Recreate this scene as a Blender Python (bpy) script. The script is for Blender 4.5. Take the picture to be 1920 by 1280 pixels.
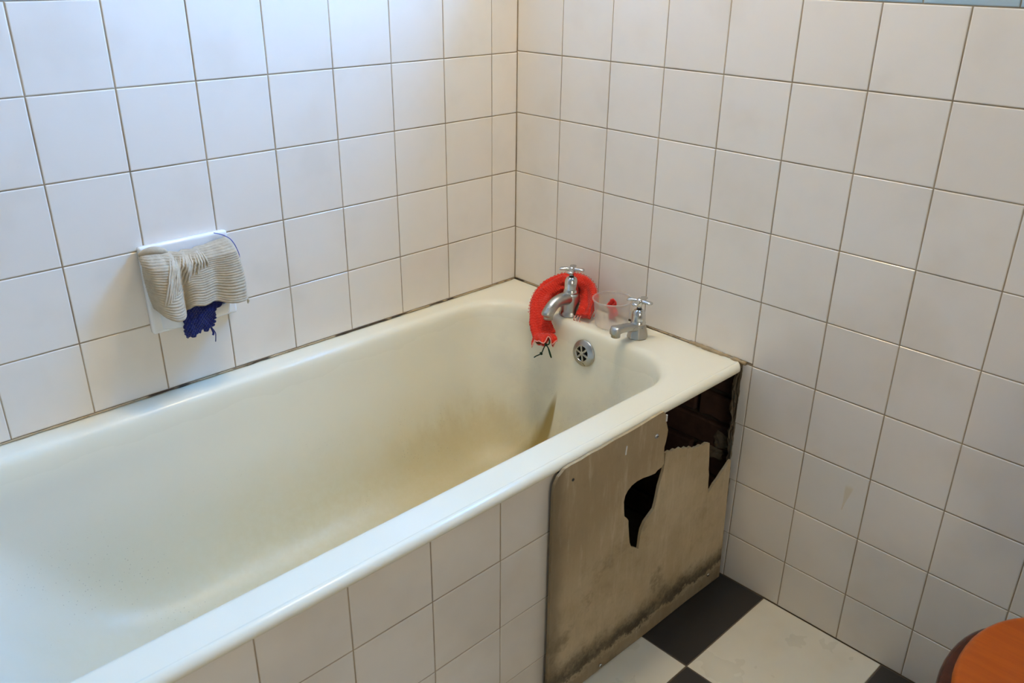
import bpy, bmesh, math, random
from mathutils import Vector, Matrix, noise

# ------------------------------------------------------------------ clean
for o in list(bpy.data.objects):
    bpy.data.objects.remove(o, do_unlink=True)
S = bpy.context.scene
C = S.collection
random.seed(11)
PI = math.pi

# ------------------------------------------------------------------ camera
cam_d = bpy.data.cameras.new('camera')
cam = bpy.data.objects.new('camera', cam_d)
C.objects.link(cam)
CP = Vector((-1.5772, -1.6242, 1.4202))
yaw, pit, rol = 0.80295, -0.42673, 0.009526
fw = Vector((math.cos(pit)*math.cos(yaw), math.cos(pit)*math.sin(yaw), math.sin(pit)))
rt = fw.cross(Vector((0, 0, 1))).normalized()
up = rt.cross(fw)
r2 = math.cos(rol)*rt + math.sin(rol)*up
u2 = -math.sin(rol)*rt + math.cos(rol)*up
cam.matrix_world = Matrix(((r2.x, u2.x, -fw.x, CP.x), (r2.y, u2.y, -fw.y, CP.y),
                           (r2.z, u2.z, -fw.z, CP.z), (0, 0, 0, 1)))
cam_d.sensor_width = 36
cam_d.lens = 1591.57/1920*36
cam_d.clip_start = 0.02
cam_d.dof.use_dof = True
cam_d.dof.focus_distance = 2.05
cam_d.dof.aperture_fstop = 8.0
S.camera = cam

# ------------------------------------------------------------------ world, daylight, exposure
w = bpy.data.worlds.new('sky')
S.world = w
w.use_nodes = True
bg = w.node_tree.nodes['Background']
bg.inputs['Color'].default_value = (0.45, 0.66, 1.0, 1)
bg.inputs['Strength'].default_value = 8.0

WY0, WY1, WZ0, WZ1, WREC = -1.05, -0.18, 1.66, 2.44, 0.26   # window opening in the right wall


# daylight comes in through the obscured (frosted) panes of that window
FILL_WIN_COL, FILL_WIN_STR = (1.0, 0.88, 0.68), 4.3      # second frosted window, added as fill light on the far side of the room
PANE_COL, PANE = (0.055, 0.375, 1.0), 47.0

vs = S.view_settings
vs.view_transform = 'Standard'
vs.look = 'None'
vs.exposure = 0.05
FILL_COL = (1.0, 0.77, 0.43)
LX, LY, FILL_STR = -0.43, -0.50, 66.0      # added ceiling lamp position and strength
vs.gamma = 1.0
vs.use_curve_mapping = False
S.cycles.max_bounces = 8
S.cycles.diffuse_bounces = 4
S.cycles.glossy_bounces = 3
S.cycles.transparent_max_bounces = 8
S.cycles.caustics_reflective = False

# ------------------------------------------------------------------ material helper
class NT:
    def __init__(s, name):
        s.m = bpy.data.materials.new(name)
        s.m.use_nodes = True
        s.t = s.m.node_tree
        s.b = s.t.nodes['Principled BSDF']
        s.pos = None

    def n(s, typ, **kw):
        nd = s.t.nodes.new(typ)
        for k, v in kw.items():
            if k.startswith('i_'):
                key = k[2:]
                key = int(key) if key.isdigit() else key.replace('_', ' ')
                s.put(nd.inputs[key], v)
            else:
                setattr(nd, k, v)
        return nd

    def put(s, inp, v):
        if isinstance(v, bpy.types.NodeSocket):
            s.t.links.new(v, inp)
        else:
            if isinstance(v, (tuple, list)) and len(v) == 3 and inp.type == 'RGBA':
                v = (*v, 1)
            inp.default_value = v

    def math(s, op, a, b=0.0, c=0.0, clamp=False):
        nd = s.n('ShaderNodeMath', operation=op, use_clamp=clamp)
        s.put(nd.inputs[0], a)
        s.put(nd.inputs[1], b)
        s.put(nd.inputs[2], c)
        return nd.outputs[0]

    def mul(s, a, b): return s.math('MULTIPLY', a, b)
    def add(s, a, b): return s.math('ADD', a, b)
    def sub(s, a, b): return s.math('SUBTRACT', a, b)

    def ss(s, v, lo, hi, a=0.0, b=1.0):
        nd = s.n('ShaderNodeMapRange', interpolation_type='SMOOTHSTEP')
        s.put(nd.inputs['Value'], v)
        nd.inputs['From Min'].default_value = lo
        nd.inputs['From Max'].default_value = hi
        nd.inputs['To Min'].default_value = a
        nd.inputs['To Max'].default_value = b
        return nd.outputs[0]

    def P(s):
        if s.pos is None:
            s.pos = s.n('ShaderNodeNewGeometry').outputs['Position']
        return s.pos

    def xyz(s):
        nd = s.n('ShaderNodeSeparateXYZ')
        s.put(nd.inputs[0], s.P())
        return nd.outputs

    def obj(s): return s.n('ShaderNodeTexCoord').outputs['Object']

    def scaled(s, v, sc):
        nd = s.n('ShaderNodeVectorMath', operation='MULTIPLY')
        s.put(nd.inputs[0], v)
        nd.inputs[1].default_value = sc
        return nd.outputs[0]

    def noise(s, scale, detail=4, rough=0.55, vec=None, dist=0.0):
        nd = s.n('ShaderNodeTexNoise')
        s.put(nd.inputs['Vector'], vec if vec is not None else s.P())
        nd.inputs['Scale'].default_value = scale
        nd.inputs['Detail'].default_value = detail
        nd.inputs['Roughness'].default_value = rough
        nd.inputs['Distortion'].default_value = dist
        return nd.outputs['Fac']

    def vor(s, scale, vec=None):
        nd = s.n('ShaderNodeTexVoronoi')
        s.put(nd.inputs['Vector'], vec if vec is not None else s.P())
        nd.inputs['Scale'].default_value = scale
        return nd.outputs['Distance']

    def mix(s, f, a, b):
        nd = s.n('ShaderNodeMix', data_type='RGBA')
        s.put(nd.inputs[0], f)
        s.put(nd.inputs[6], a)
        s.put(nd.inputs[7], b)
        return nd.outputs[2]

    def rand(s): return s.n('ShaderNodeObjectInfo').outputs['Random']

    def bump(s, h, strength=0.3, dist=0.002):
        nd = s.n('ShaderNodeBump')
        s.put(nd.inputs['Height'], h)
        nd.inputs['Strength'].default_value = strength
        nd.inputs['Distance'].default_value = dist
        s.t.links.new(nd.outputs[0], s.b.inputs['Normal'])

    def set(s, **kw):
        for k, v in kw.items():
            s.put(s.b.inputs[k.replace('_', ' ')], v)
        return s


M = {}


def plain(name, col, rough=0.5, metal=0.0, nscale=40, var=0.15, bump=0.0, **kw):
    t = NT(name)
    f = t.noise(nscale)
    dark = tuple(c*(1-var) for c in col)
    light = tuple(min(1, c*(1+var)) for c in col)
    t.set(Base_Color=t.mix(f, dark, light), Roughness=rough, Metallic=metal, **kw)
    if bump:
        t.bump(f, bump)
    M[name] = t.m
    return t


def tile_mat(name, a, b, rough=0.16, dirt=(0.55, 0.47, 0.36)):
    t = NT(name)
    r = t.rand()
    base = t.mix(r, a, b)
    f = t.noise(6, 3)
    base = t.mix(t.mul(t.ss(f, 0.45, 0.8), 0.22), base, dirt)
    sp = t.ss(t.vor(38), 0.025, 0.012)
    sp = t.mul(sp, t.ss(t.noise(5, 1), 0.58, 0.62))
    base = t.mix(t.mul(sp, 0.5), base, (0.35, 0.26, 0.17))
    t.set(Base_Color=base, Roughness=t.ss(t.noise(9, 3), 0.2, 0.8, rough*0.8, rough*1.35))
    t.bump(t.noise(14, 1), 0.12, 0.002)
    M[name] = t.m
    return t


tile_mat('cream_tile', (0.81, 0.755, 0.68), (0.84, 0.79, 0.72))
tile_mat('blue_tile', (0.34, 0.50, 0.62), (0.38, 0.54, 0.66))


# right wall tiles: one has a dried drip
def drip_tile():
    t = NT('stained_cream_tile')
    x, y, z = t.xyz()
    base = t.mix(t.noise(6, 3), (0.82, 0.78, 0.72), (0.78, 0.74, 0.67))
    hw = t.ss(z, 0.335, 0.40, 0.0015, 0.010)
    cy = t.math('MULTIPLY_ADD', t.sub(z, 0.36), -0.12, -1.027)
    m = t.ss(t.math('DIVIDE', t.math('ABSOLUTE', t.sub(y, cy)), hw), 1.1, 0.6)
    m = t.mul(m, t.mul(t.ss(z, 0.330, 0.336), t.ss(z, 0.400, 0.388)))
    base = t.mix(t.mul(m, 0.55), base, (0.66, 0.56, 0.38))
    t.set(Base_Color=base, Roughness=0.18)
    M['stained_cream_tile'] = t.m


drip_tile()


def grout_mat():
    t = NT('grout')
    f = t.noise(9, 4)
    g = t.noise(60, 3)
    base = t.mix(t.ss(f, 0.35, 0.7), (0.42, 0.33, 0.22), (0.22, 0.155, 0.095))
    base = t.mix(t.mul(g, 0.35), base, (0.5, 0.42, 0.32))
    t.set(Base_Color=base, Roughness=0.9)
    t.bump(g, 0.4)
    M['grout'] = t.m


grout_mat()
plain('floor_grout', (0.13, 0.10, 0.07), 0.9, var=0.3)
plain('concrete', (0.16, 0.14, 0.12), 0.95, nscale=25, var=0.35, bump=0.5)
plain('paint_blue', (0.45, 0.47, 0.46), 0.6, nscale=8, var=0.05)
plain('ceiling_paint', (0.62, 0.57, 0.47), 0.7, nscale=8, var=0.04)
plain('cream_paint', (0.42, 0.33, 0.21), 0.6, nscale=8, var=0.04)
plain('frame_paint', (0.80, 0.80, 0.78), 0.35, nscale=20, var=0.05)
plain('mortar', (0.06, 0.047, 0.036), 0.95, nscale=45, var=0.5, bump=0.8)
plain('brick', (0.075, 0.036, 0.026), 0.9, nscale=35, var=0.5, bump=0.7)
plain('iron', (0.03, 0.028, 0.026), 0.75, nscale=40, var=0.4, bump=0.4)
plain('hole_black', (0.02, 0.02, 0.02), 0.5)  # flat black put in for the shade inside holes and slots
plain('plaster_rough', (0.20, 0.155, 0.105), 0.95, nscale=55, var=0.6, bump=1.0)
tile_mat('floor_white', (0.70, 0.66, 0.54), (0.74, 0.70, 0.58), 0.28, (0.45, 0.38, 0.27))
tile_mat('floor_black', (0.022, 0.020, 0.020), (0.03, 0.027, 0.026), 0.35, (0.06, 0.05, 0.04))
plain('porcelain', (0.83, 0.82, 0.80), 0.12, nscale=10, var=0.03)
plain('putty', (0.36, 0.27, 0.16), 0.85, nscale=60, var=0.5, bump=0.6)


def sealant_mat():
    t = NT('sealant')
    f = t.noise(11, 4)
    base = t.mix(t.ss(f, 0.42, 0.52), (0.06, 0.04, 0.025), (0.46, 0.36, 0.23))
    t.set(Base_Color=base, Roughness=0.85)
    M['sealant'] = t.m


sealant_mat()


def enamel_mat():
    t = NT('enamel')
    x, y, z = t.xyz()
    base = t.mix(t.noise(3, 3), (0.84, 0.805, 0.66), (0.82, 0.785, 0.63))
    # worn, yellowed inside; dirt has its own ragged outlines
    streaks = t.noise(1.0, 5, 0.6, t.scaled(t.P(), (26, 26, 3.2)))
    cloud = t.noise(5.5, 4, 0.6)
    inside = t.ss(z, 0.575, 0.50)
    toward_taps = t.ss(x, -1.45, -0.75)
    base = t.mix(t.mul(inside, 0.6), base, t.mix(toward_taps, (0.60, 0.605, 0.56), (0.84, 0.80, 0.655)))  # foot end greyed: wear, plus dimming of window light put into the colour
    fine = t.noise(55, 4, 0.7)
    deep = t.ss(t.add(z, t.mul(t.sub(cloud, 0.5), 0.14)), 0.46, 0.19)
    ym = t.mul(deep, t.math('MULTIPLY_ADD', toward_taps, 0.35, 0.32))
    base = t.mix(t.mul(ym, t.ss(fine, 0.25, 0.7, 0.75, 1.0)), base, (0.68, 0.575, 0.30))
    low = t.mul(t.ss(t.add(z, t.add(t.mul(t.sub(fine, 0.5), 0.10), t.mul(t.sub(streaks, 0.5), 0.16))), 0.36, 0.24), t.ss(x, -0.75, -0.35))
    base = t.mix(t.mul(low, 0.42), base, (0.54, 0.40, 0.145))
    # grey worn patch on the tap end
    grey = t.mul(t.ss(x, -0.24, -0.16), t.mul(inside, t.ss(t.noise(9, 5), 0.35, 0.7)))
    base = t.mix(t.mul(grey, 0.45), base, (0.60, 0.585, 0.53))
    # rust streak below the far tap: narrow wedge, sharp on one side
    wd = t.math('MAXIMUM', t.mul(t.sub(0.415, z), 0.42), 0.001)
    u = t.math('DIVIDE', t.sub(y, -0.312), wd)
    u = t.add(u, t.mul(t.sub(streaks, 0.5), 0.35))
    m = t.mul(t.ss(u, -0.05, 0.12), t.ss(u, 1.05, 0.45))
    m = t.mul(m, t.mul(t.ss(x, -0.30, -0.27), t.ss(z, 0.405, 0.345)))
    base = t.mix(t.mul(m, 0.9), base, (0.34, 0.235, 0.065))
    # second small rust fleck
    d2 = t.n('ShaderNodeVectorMath', operation='DISTANCE')
    t.put(d2.inputs[0], t.P())
    d2.inputs[1].default_value = (-0.155, -0.50, 0.405)
    fl = t.mul(t.ss(d2.outputs['Value'], 0.03, 0.005), t.ss(streaks, 0.45, 0.6))
    base = t.mix(t.mul(fl, 0.6), base, (0.45, 0.33, 0.12))
    # chips and specks
    sp = t.ss(t.vor(120), 0.15, 0.09)
    spm = t.mul(t.ss(t.noise(4.5, 2), 0.52, 0.62), t.ss(z, 0.46, 0.30))
    base = t.mix(t.mul(t.mul(sp, spm), 0.5), base, (0.30, 0.28, 0.22))
    sp2 = t.mul(t.ss(t.vor(260), 0.22, 0.12), t.mul(t.ss(x, -0.26, -0.17), t.mul(inside, t.ss(t.noise(13, 2), 0.5, 0.62))))
    base = t.mix(t.mul(sp2, 0.4), base, (0.27, 0.25, 0.21))
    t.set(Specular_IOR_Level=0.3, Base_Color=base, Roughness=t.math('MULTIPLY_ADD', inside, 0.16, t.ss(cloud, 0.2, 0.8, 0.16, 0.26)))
    t.bump(t.noise(10, 2), 0.08, 0.002)
    M['enamel'] = t.m


enamel_mat()


def board_mat():
    t = NT('hardboard')
    x, y, z = t.xyz()
    fib = t.noise(1.0, 5, 0.65, t.scaled(t.P(), (60, 60, 9)))
    fine = t.noise(140, 3, 0.6)
    cl = t.noise(5, 6, 0.62)
    cl2 = t.noise(14, 5, 0.7)
    base = t.mix(t.ss(cl, 0.3, 0.7), (0.50, 0.385, 0.225), (0.66, 0.53, 0.345))
    # browner upper left portion, faded middle
    top = t.ss(t.add(z, t.add(t.mul(t.sub(cl, 0.5), 0.25), t.mul(x, -0.45))), 0.50, 0.68)
    base = t.mix(t.mul(top, 0.8), base, (0.37, 0.27, 0.145))
    base = t.mix(t.mul(t.ss(fib, 0.5, 0.8), 0.50), base, (0.76, 0.64, 0.46))
    base = t.mix(t.mul(t.ss(fib, 0.45, 0.25), 0.25), base, (0.30, 0.22, 0.13))
    base = t.mix(t.mul(t.ss(cl2, 0.5, 0.75), 0.4), base, (0.30, 0.22, 0.125))
    base = t.mix(t.mul(fine, 0.15), base, (0.16, 0.12, 0.07))
    # mould: tide line near the floor, and blotches
    tide = t.add(z, t.add(t.mul(t.sub(t.noise(16, 5, 0.75), 0.5), 0.075), t.mul(t.sub(fine, 0.5), 0.03)))
    band = t.mul(t.ss(tide, 0.038, 0.052), t.ss(tide, 0.125, 0.055))
    base = t.mix(t.mul(band, t.ss(cl2, 0.2, 0.6, 0.55, 0.95)), base, (0.045, 0.032, 0.018))
    base = t.mix(t.mul(t.ss(tide, 0.05, 0.03), 0.55), base, (0.13, 0.09, 0.05))
    blot = t.mul(t.ss(t.noise(7.5, 5, 0.7), 0.56, 0.70), t.ss(z, 0.42, 0.2))
    base = t.mix(t.mul(blot, 0.55), base, (0.12, 0.09, 0.05))
    left = t.ss(t.add(x, t.mul(t.sub(cl, 0.5), 0.06)), -0.585, -0.625)
    base = t.mix(t.mul(left, 0.6), base, (0.13, 0.095, 0.055))
    t.set(Base_Color=base, Roughness=0.75)
    t.bump(fib, 0.25, 0.001)
    M['hardboard'] = t.m


board_mat()


def chrome_mat():
    t = NT('chrome')
    f = t.noise(70, 4)
    t.set(Base_Color=t.mix(f, (0.40, 0.40, 0.39), (0.54, 0.53, 0.51)), Metallic=1.0,
          Roughness=t.ss(f, 0.3, 0.75, 0.27, 0.42))
    M['chrome'] = t.m
    t = NT('chrome_bright')
    f = t.noise(70, 4)
    t.set(Base_Color=t.mix(f, (0.56, 0.56, 0.57), (0.68, 0.68, 0.68)), Metallic=1.0, Roughness=0.2)
    M['chrome_bright'] = t.m


chrome_mat()


def wood_mat(name, a, b, rough=0.25):
    t = NT(name)
    rings = t.noise(1.0, 4, 0.6, t.scaled(t.P(), (75, 6, 40)), dist=0.4)
    fine = t.noise(1.0, 3, 0.6, t.scaled(t.P(), (420, 20, 200)))
    base = t.mix(t.ss(rings, 0.3, 0.7), a, b)
    base = t.mix(t.mul(fine, 0.2), base, tuple(c*0.6 for c in a))
    t.set(Base_Color=base, Roughness=rough, Specular_IOR_Level=0.3, Coat_Weight=0.08, Coat_Roughness=0.2)
    M[name] = t.m


wood_mat('orange_pine', (0.46, 0.092, 0.002), (0.38, 0.068, 0.001), 0.32)
wood_mat('dark_pine', (0.075, 0.014, 0.004), (0.05, 0.010, 0.003))


def knit_mat(name, a, b, scale, rough=0.9):
    t = NT(name)
    f = t.noise(scale, 3, 0.6)
    t.set(Base_Color=t.mix(t.ss(f, 0.3, 0.7), a, b), Roughness=rough,
          Sheen_Weight=0.25, Specular_IOR_Level=0.15)
    t.bump(t.noise(scale*3, 2), 0.5, 0.001)
    M[name] = t.m


knit_mat('red_yarn', (0.78, 0.035, 0.016), (0.62, 0.018, 0.010), 160)
t = NT('red_yarn')
gap_ = t.ss(t.vor(330), 0.20, 0.45)
f = t.noise(60, 3)
t.set(Base_Color=t.mix(t.mul(gap_, 0.45), t.mix(f, (0.92, 0.055, 0.022), (0.80, 0.034, 0.015)), (0.42, 0.010, 0.006)), Roughness=0.85,
      Specular_IOR_Level=0.2, Sheen_Weight=0.2)
t.bump(t.vor(330), 0.8, 0.0015)
M['red_yarn'] = t.m
knit_mat('pink_edge', (0.86, 0.42, 0.36), (0.80, 0.30, 0.25), 160)
knit_mat('beige_knit', (0.48, 0.40, 0.285), (0.41, 0.335, 0.235), 70)
knit_mat('beige_thread', (0.58, 0.50, 0.375), (0.48, 0.405, 0.295), 120)
knit_mat('navy_yarn', (0.012, 0.020, 0.16), (0.006, 0.010, 0.085), 140)
knit_mat('blue_thread', (0.05, 0.075, 0.42), (0.04, 0.06, 0.36), 140)
knit_mat('green_cord', (0.006, 0.045, 0.022), (0.004, 0.028, 0.014), 200)
knit_mat('patch_red', (0.75, 0.05, 0.035), (0.62, 0.03, 0.02), 120)

t = NT('clear_plastic')
t.t.nodes.remove(t.b)
out = t.t.nodes['Material Output']
tr = t.n('ShaderNodeBsdfTransparent', i_Color=(0.97, 0.95, 0.93))
df = t.n('ShaderNodeBsdfDiffuse', i_Color=(0.82, 0.80, 0.78))
tl = t.n('ShaderNodeBsdfTranslucent', i_Color=(0.84, 0.80, 0.78))
gl = t.n('ShaderNodeBsdfGlossy', i_Roughness=0.18)
mx0 = t.n('ShaderNodeMixShader', i_0=0.5, i_1=df.outputs[0], i_2=tl.outputs[0])
mx1 = t.n('ShaderNodeMixShader', i_0=0.30, i_1=tr.outputs[0], i_2=mx0.outputs[0])
mx2 = t.n('ShaderNodeMixShader', i_0=0.03, i_1=mx1.outputs[0], i_2=gl.outputs[0])
t.t.links.new(mx2.outputs[0], out.inputs['Surface'])
M['clear_plastic'] = t.m

t = NT('frosted_glass')
t.set(Base_Color=t.mix(t.noise(120, 2), (0.75, 0.80, 0.84), (0.80, 0.85, 0.88)), Roughness=0.4,
      Emission_Color=PANE_COL, Emission_Strength=PANE)
M['frosted_glass'] = t.m


# ------------------------------------------------------------------ geometry helpers
def mesh_obj(name, verts, faces, mat, parent=None, smooth=False, loc=(0, 0, 0)):
    me = bpy.data.meshes.new(name)
    L = Vector(loc)
    me.from_pydata([tuple(Vector(v)-L) for v in verts], [], faces)
    me.update()
    if smooth:
        me.polygons.foreach_set('use_smooth', [True]*len(me.polygons))
    me.materials.append(M[mat])
    o = bpy.data.objects.new(name, me)
    C.objects.link(o)
    o.location = loc
    if parent:
        attach(o, parent)
    return o


def bm_obj(name, bm, mat, parent=None, smooth=False, loc=(0, 0, 0)):
    bmesh.ops.recalc_face_normals(bm, faces=bm.faces)
    bmesh.ops.translate(bm, verts=bm.verts, vec=-Vector(loc))
    me = bpy.data.meshes.new(name)
    bm.to_mesh(me)
    bm.free()
    if smooth:
        me.polygons.foreach_set('use_smooth', [True]*len(me.polygons))
    me.materials.append(M[mat])
    o = bpy.data.objects.new(name, me)
    C.objects.link(o)
    o.location = loc
    if parent:
        attach(o, parent)
    return o


def attach(o, parent):
    """parent without moving (parents here are only translated)"""
    o.parent = parent
    p = parent
    off = Vector((0, 0, 0))
    while p:
        off += p.location
        p = p.parent
    o.location = o.location - off


def empty(name, loc, label, cat, group=None):
    o = bpy.data.objects.new(name, None)
    C.objects.link(o)
    o.location = loc
    o.empty_display_size = 0.05
    return tag(o, label, cat, group)


def tag(o, label, cat=None, group=None):
    o['label'] = label
    if cat:
        o['category'] = cat
    if group:
        o['group'] = group
    return o


def struct(o, label=None):
    o['kind'] = 'structure'
    if label:
        o['label'] = label
    return o


def add_box(bm, x0, x1, y0, y1, z0, z1, bev=0.0, seg=2):
    m = Matrix.Translation(((x0+x1)/2, (y0+y1)/2, (z0+z1)/2)) @ Matrix.Diagonal((x1-x0, y1-y0, z1-z0, 1))
    r = bmesh.ops.create_cube(bm, size=1, matrix=m)
    if bev:
        es = list({e for v in r['verts'] for e in v.link_edges})
        bmesh.ops.bevel(bm, geom=es, offset=bev, segments=seg, affect='EDGES', profile=0.6)


def box(name, x0, x1, y0, y1, z0, z1, mat, parent=None, bev=0.0, seg=2, smooth=False, loc=None):
    bm = bmesh.new()
    add_box(bm, x0, x1, y0, y1, z0, z1, bev, seg)
    return bm_obj(name, bm, mat, parent, smooth, loc or ((x0+x1)/2, (y0+y1)/2, (z0+z1)/2))


def lathe_data(prof, n=32, cx=0, cy=0, cz=0):
    v, f = [], []
    for (r, z) in prof:
        for k in range(n):
            a = 2*PI*k/n
            v.append((cx+r*math.cos(a), cy+r*math.sin(a), cz+z))
    for i in range(len(prof)-1):
        for k in range(n):
            a, b = i*n+k, i*n+(k+1) % n
            f.append((a, b, b+n, a+n))
    if prof[0][0] > 1e-6:
        f.append(tuple(range(n))[::-1])
    if prof[-1][0] > 1e-6:
        f.append(tuple(range((len(prof)-1)*n, len(prof)*n)))
    return v, f


def smooth_path(pts, n):
    """Catmull-Rom through pts (any dimension)"""
    out = []
    m = len(pts)
    for i in range(n+1):
        u = i/n*(m-1)
        k = min(int(u), m-2)
        t_ = u-k
        p0, p1, p2, p3 = pts[max(k-1, 0)], pts[k], pts[k+1], pts[min(k+2, m-1)]
        out.append(tuple(0.5*((2*b)+(-a+c)*t_+(2*a-5*b+4*c-d)*t_**2+(-a+3*b-3*c+d)*t_**3)
                         for a, b, c, d in zip(p0, p1, p2, p3)))
    return out


def tube_data(path, rad, n=8, base=0, caps=True):
    """round tube along path; rad: number or list"""
    P_ = [Vector(p) for p in path]
    v, f = [], []
    ref = Vector((0, 0, 1))
    tang0 = (P_[1]-P_[0]).normalized()
    if abs(tang0.dot(ref)) > 0.9:
        ref = Vector((1, 0, 0))
    side = tang0.cross(ref).normalized()
    for i, p in enumerate(P_):
        tg = (P_[min(i+1, len(P_)-1)]-P_[max(i-1, 0)]).normalized()
        side = (side-tg*side.dot(tg)).normalized()
        nr = tg.cross(side)
        r = rad[i] if isinstance(rad, (list, tuple)) else rad
        for k in range(n):
            a = 2*PI*k/n
            v.append(tuple(p+side*(r*math.cos(a))+nr*(r*math.sin(a))))
    for i in range(len(P_)-1):
        for k in range(n):
            a, b = base+i*n+k, base+i*n+(k+1) % n
            f.append((a, b, b+n, a+n))
    if caps:
        f.append(tuple(base+k for k in range(n))[::-1])
        f.append(tuple(base+(len(P_)-1)*n+k for k in range(n)))
    return v, f


def tube(name, path, rad, mat, parent=None, n=8, loc=None):
    v, f = tube_data(path, rad, n)
    return mesh_obj(name, v, f, mat, parent, True, loc or tuple(path[0]))


def tubes(name, lst, mat, parent=None, n=6):
    v, f = [], []
    for path, rad in lst:
        a, b = tube_data(path, rad, n, len(v))
        v += a
        f += b
    return mesh_obj(name, v, f, mat, parent, True, tuple(lst[0][0][0]))


# ------------------------------------------------------------------ tiles
TB = 0.0014
_tcache = {}


def tile_mesh(wd, ht, mat, bev=0.0017):
    """tile lying in XY, centred, face up at z=0, back at -TB; pillowed edge"""
    key = (round(wd, 3), round(ht, 3), mat)
    if key in _tcache:
        return _tcache[key]
    wd, ht = key[0], key[1]
    v, f = [], []
    prof = [(0.0, -TB-0.004), (0.0, -0.0010), (bev*0.35, -0.00035), (bev, 0.0)]
    for ins, z in prof:
        hx, hy = wd/2-ins, ht/2-ins
        v += [(-hx, -hy, z), (hx, -hy, z), (hx, hy, z), (-hx, hy, z)]
    for i in range(3):
        for k in range(4):
            a, b = i*4+k, i*4+(k+1) % 4
            f.append((a, b, b+4, a+4))
    f.append((12, 13, 14, 15))
    me = bpy.data.meshes.new('tile')
    me.from_pydata(v, [], f)
    me.update()
    me.materials.append(M[mat])
    _tcache[key] = me
    return me


def place_tile(name, parent, axis, a0, a1, b0, b1, plane, mat, gap=0.0023, tilt=0.0022):
    """axis 'x': wall facing -x (a=y, b=z); 'y': wall facing -y (a=x, b=z); 'z': floor (a=x, b=y)"""
    wd, ht = a1-a0-gap, b1-b0-gap
    if wd < 0.004 or ht < 0.004:
        return None
    o = bpy.data.objects.new(name, tile_mesh(wd, ht, mat))
    C.objects.link(o)
    ca, cb = (a0+a1)/2, (b0+b1)/2
    j = random.uniform(-0.0003, 0.0003)
    if axis == 'x':
        R = Matrix(((0, 0, -1), (-1, 0, 0), (0, 1, 0)))
        loc = Vector((plane+j, ca, cb))
    elif axis == 'y':
        R = Matrix(((1, 0, 0), (0, 0, -1), (0, 1, 0)))
        loc = Vector((ca, plane+j, cb))
    else:
        R = Matrix.Identity(3)
        loc = Vector((ca, cb, plane+j*0.5))
    s = min(1, 0.05/max(wd, ht)*3)
    R = R @ Matrix.Rotation(random.gauss(0, tilt)*s, 3, 'X') @ Matrix.Rotation(random.gauss(0, tilt)*s, 3, 'Y')
    o.location = loc
    o.rotation_euler = R.to_euler()
    attach(o, parent)
    return o


RX0, RY0, RZ1 = -2.85, -2.85, 2.50    # far ends of the room

# ------------------------------------------------------------------ floor
floor = struct(box('floor', RX0-0.15, 0.30, RY0-0.15, 0.15, -0.15, -TB, 'floor_grout', loc=(0, 0, -0.15)),
               'floor laid with large black and white square tiles')
fx = [0.0, -0.318] + [-0.318-0.304*k for k in range(1, 10)]
fy = [-0.588, -0.883, -1.177] + [-1.177-0.298*k for k in range(1, 7)]
for a in range(len(fx)-1):
    for b in range(len(fy)-1):
        x1, x0 = fx[a], max(fx[a+1], RX0)
        y1, y0 = fy[b], max(fy[b+1], RY0)
        if x1-x0 < 0.02 or y1-y0 < 0.02:
            continue
        if b == 0:
            y1 = -0.752 if x0 > -1.7 else -0.588
        blk = (a+b) % 2 == 0
        place_tile('floor_tile', floor, 'z', x0, x1, y0, y1, 0.0, 'floor_black' if blk else 'floor_white', 0.0026, 0.001)

# ------------------------------------------------------------------ left wall
wall_left = struct(box('wall_left', RX0-0.15, 0.30, TB, 0.15, 0.0, RZ1, 'grout', loc=(0, TB, 0)),
                   'wall of square cream tiles along the bath, blue tiles above')
lx = [0.0, 0.087, 0.2405, 0.3939, 0.5468, 0.7002, 0.8515, 1.002, 1.1518]
while lx[-1] < 2.80:
    lx.append(min(lx[-1]+0.1502, -RX0))
lz = [1.346, 1.1972, 1.0468, 0.8946, 0.7408, 0.5905, 0.438, 0.285, 0.132, 0.0]
for i in range(len(lx)-1):
    x1, x0 = -lx[i], -lx[i+1]
    for k in range(len(lz)-1):
        z1, z0 = lz[k], lz[k+1]
        if k >= 5 and x1 > -1.72:
            continue
        if i == 6 and k == 3:
            continue                      # the soap holder sits here
        place_tile('cream_tile', wall_left, 'y', x0, x1, z0, z1, 0.0, 'cream_tile')
bz = [1.346, 1.498, 1.650]
blx = [0.0] + [0.0075+0.1524*k+0.152 for k in range(0, 18)]
for i in range(len(blx)-1):
    x1, x0 = -blx[i], -min(blx[i+1], -RX0)
    if x1-x0 < 0.01:
        continue
    for k in range(2):
        place_tile('blue_tile', wall_left, 'y', x0, x1, bz[k], bz[k+1], 0.0, 'blue_tile')
box('plaster', RX0, 0.0, 0.0, TB, 1.652, RZ1, 'paint_blue', wall_left)

# ------------------------------------------------------------------ right wall (with window opening and the open hole below the bath rim)
bm = bmesh.new()
CUT = -0.742
for (y0, y1, z0, z1, xf) in ((RY0-0.15, CUT, 0, 0.572, TB), (RY0-0.15, TB, 0.572, WZ0, TB),
                             (RY0-0.15, WY0, WZ0, WZ1, TB), (WY1, TB, WZ0, WZ1, TB), (RY0-0.15, TB, WZ1, RZ1, TB)):
    add_box(bm, xf, 0.30, y0, y1, z0, z1)
wall_right = struct(bm_obj('wall_right', bm, 'grout', loc=(TB, 0, 0)),
                    'wall of square cream tiles behind the taps, blue tiles above')
ry = [0.0, 0.1541, 0.3072, 0.4598, 0.6119, 0.7669, 0.919, 1.0696, 1.22, 1.373]
while ry[-1] < 2.80:
    ry.append(min(ry[-1]+0.1522, -RY0))
rz = [1.3515, 1.2001, 1.0478, 0.8938, 0.7398, 0.5856, 0.432, 0.2796, 0.1277, 0.0]
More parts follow.
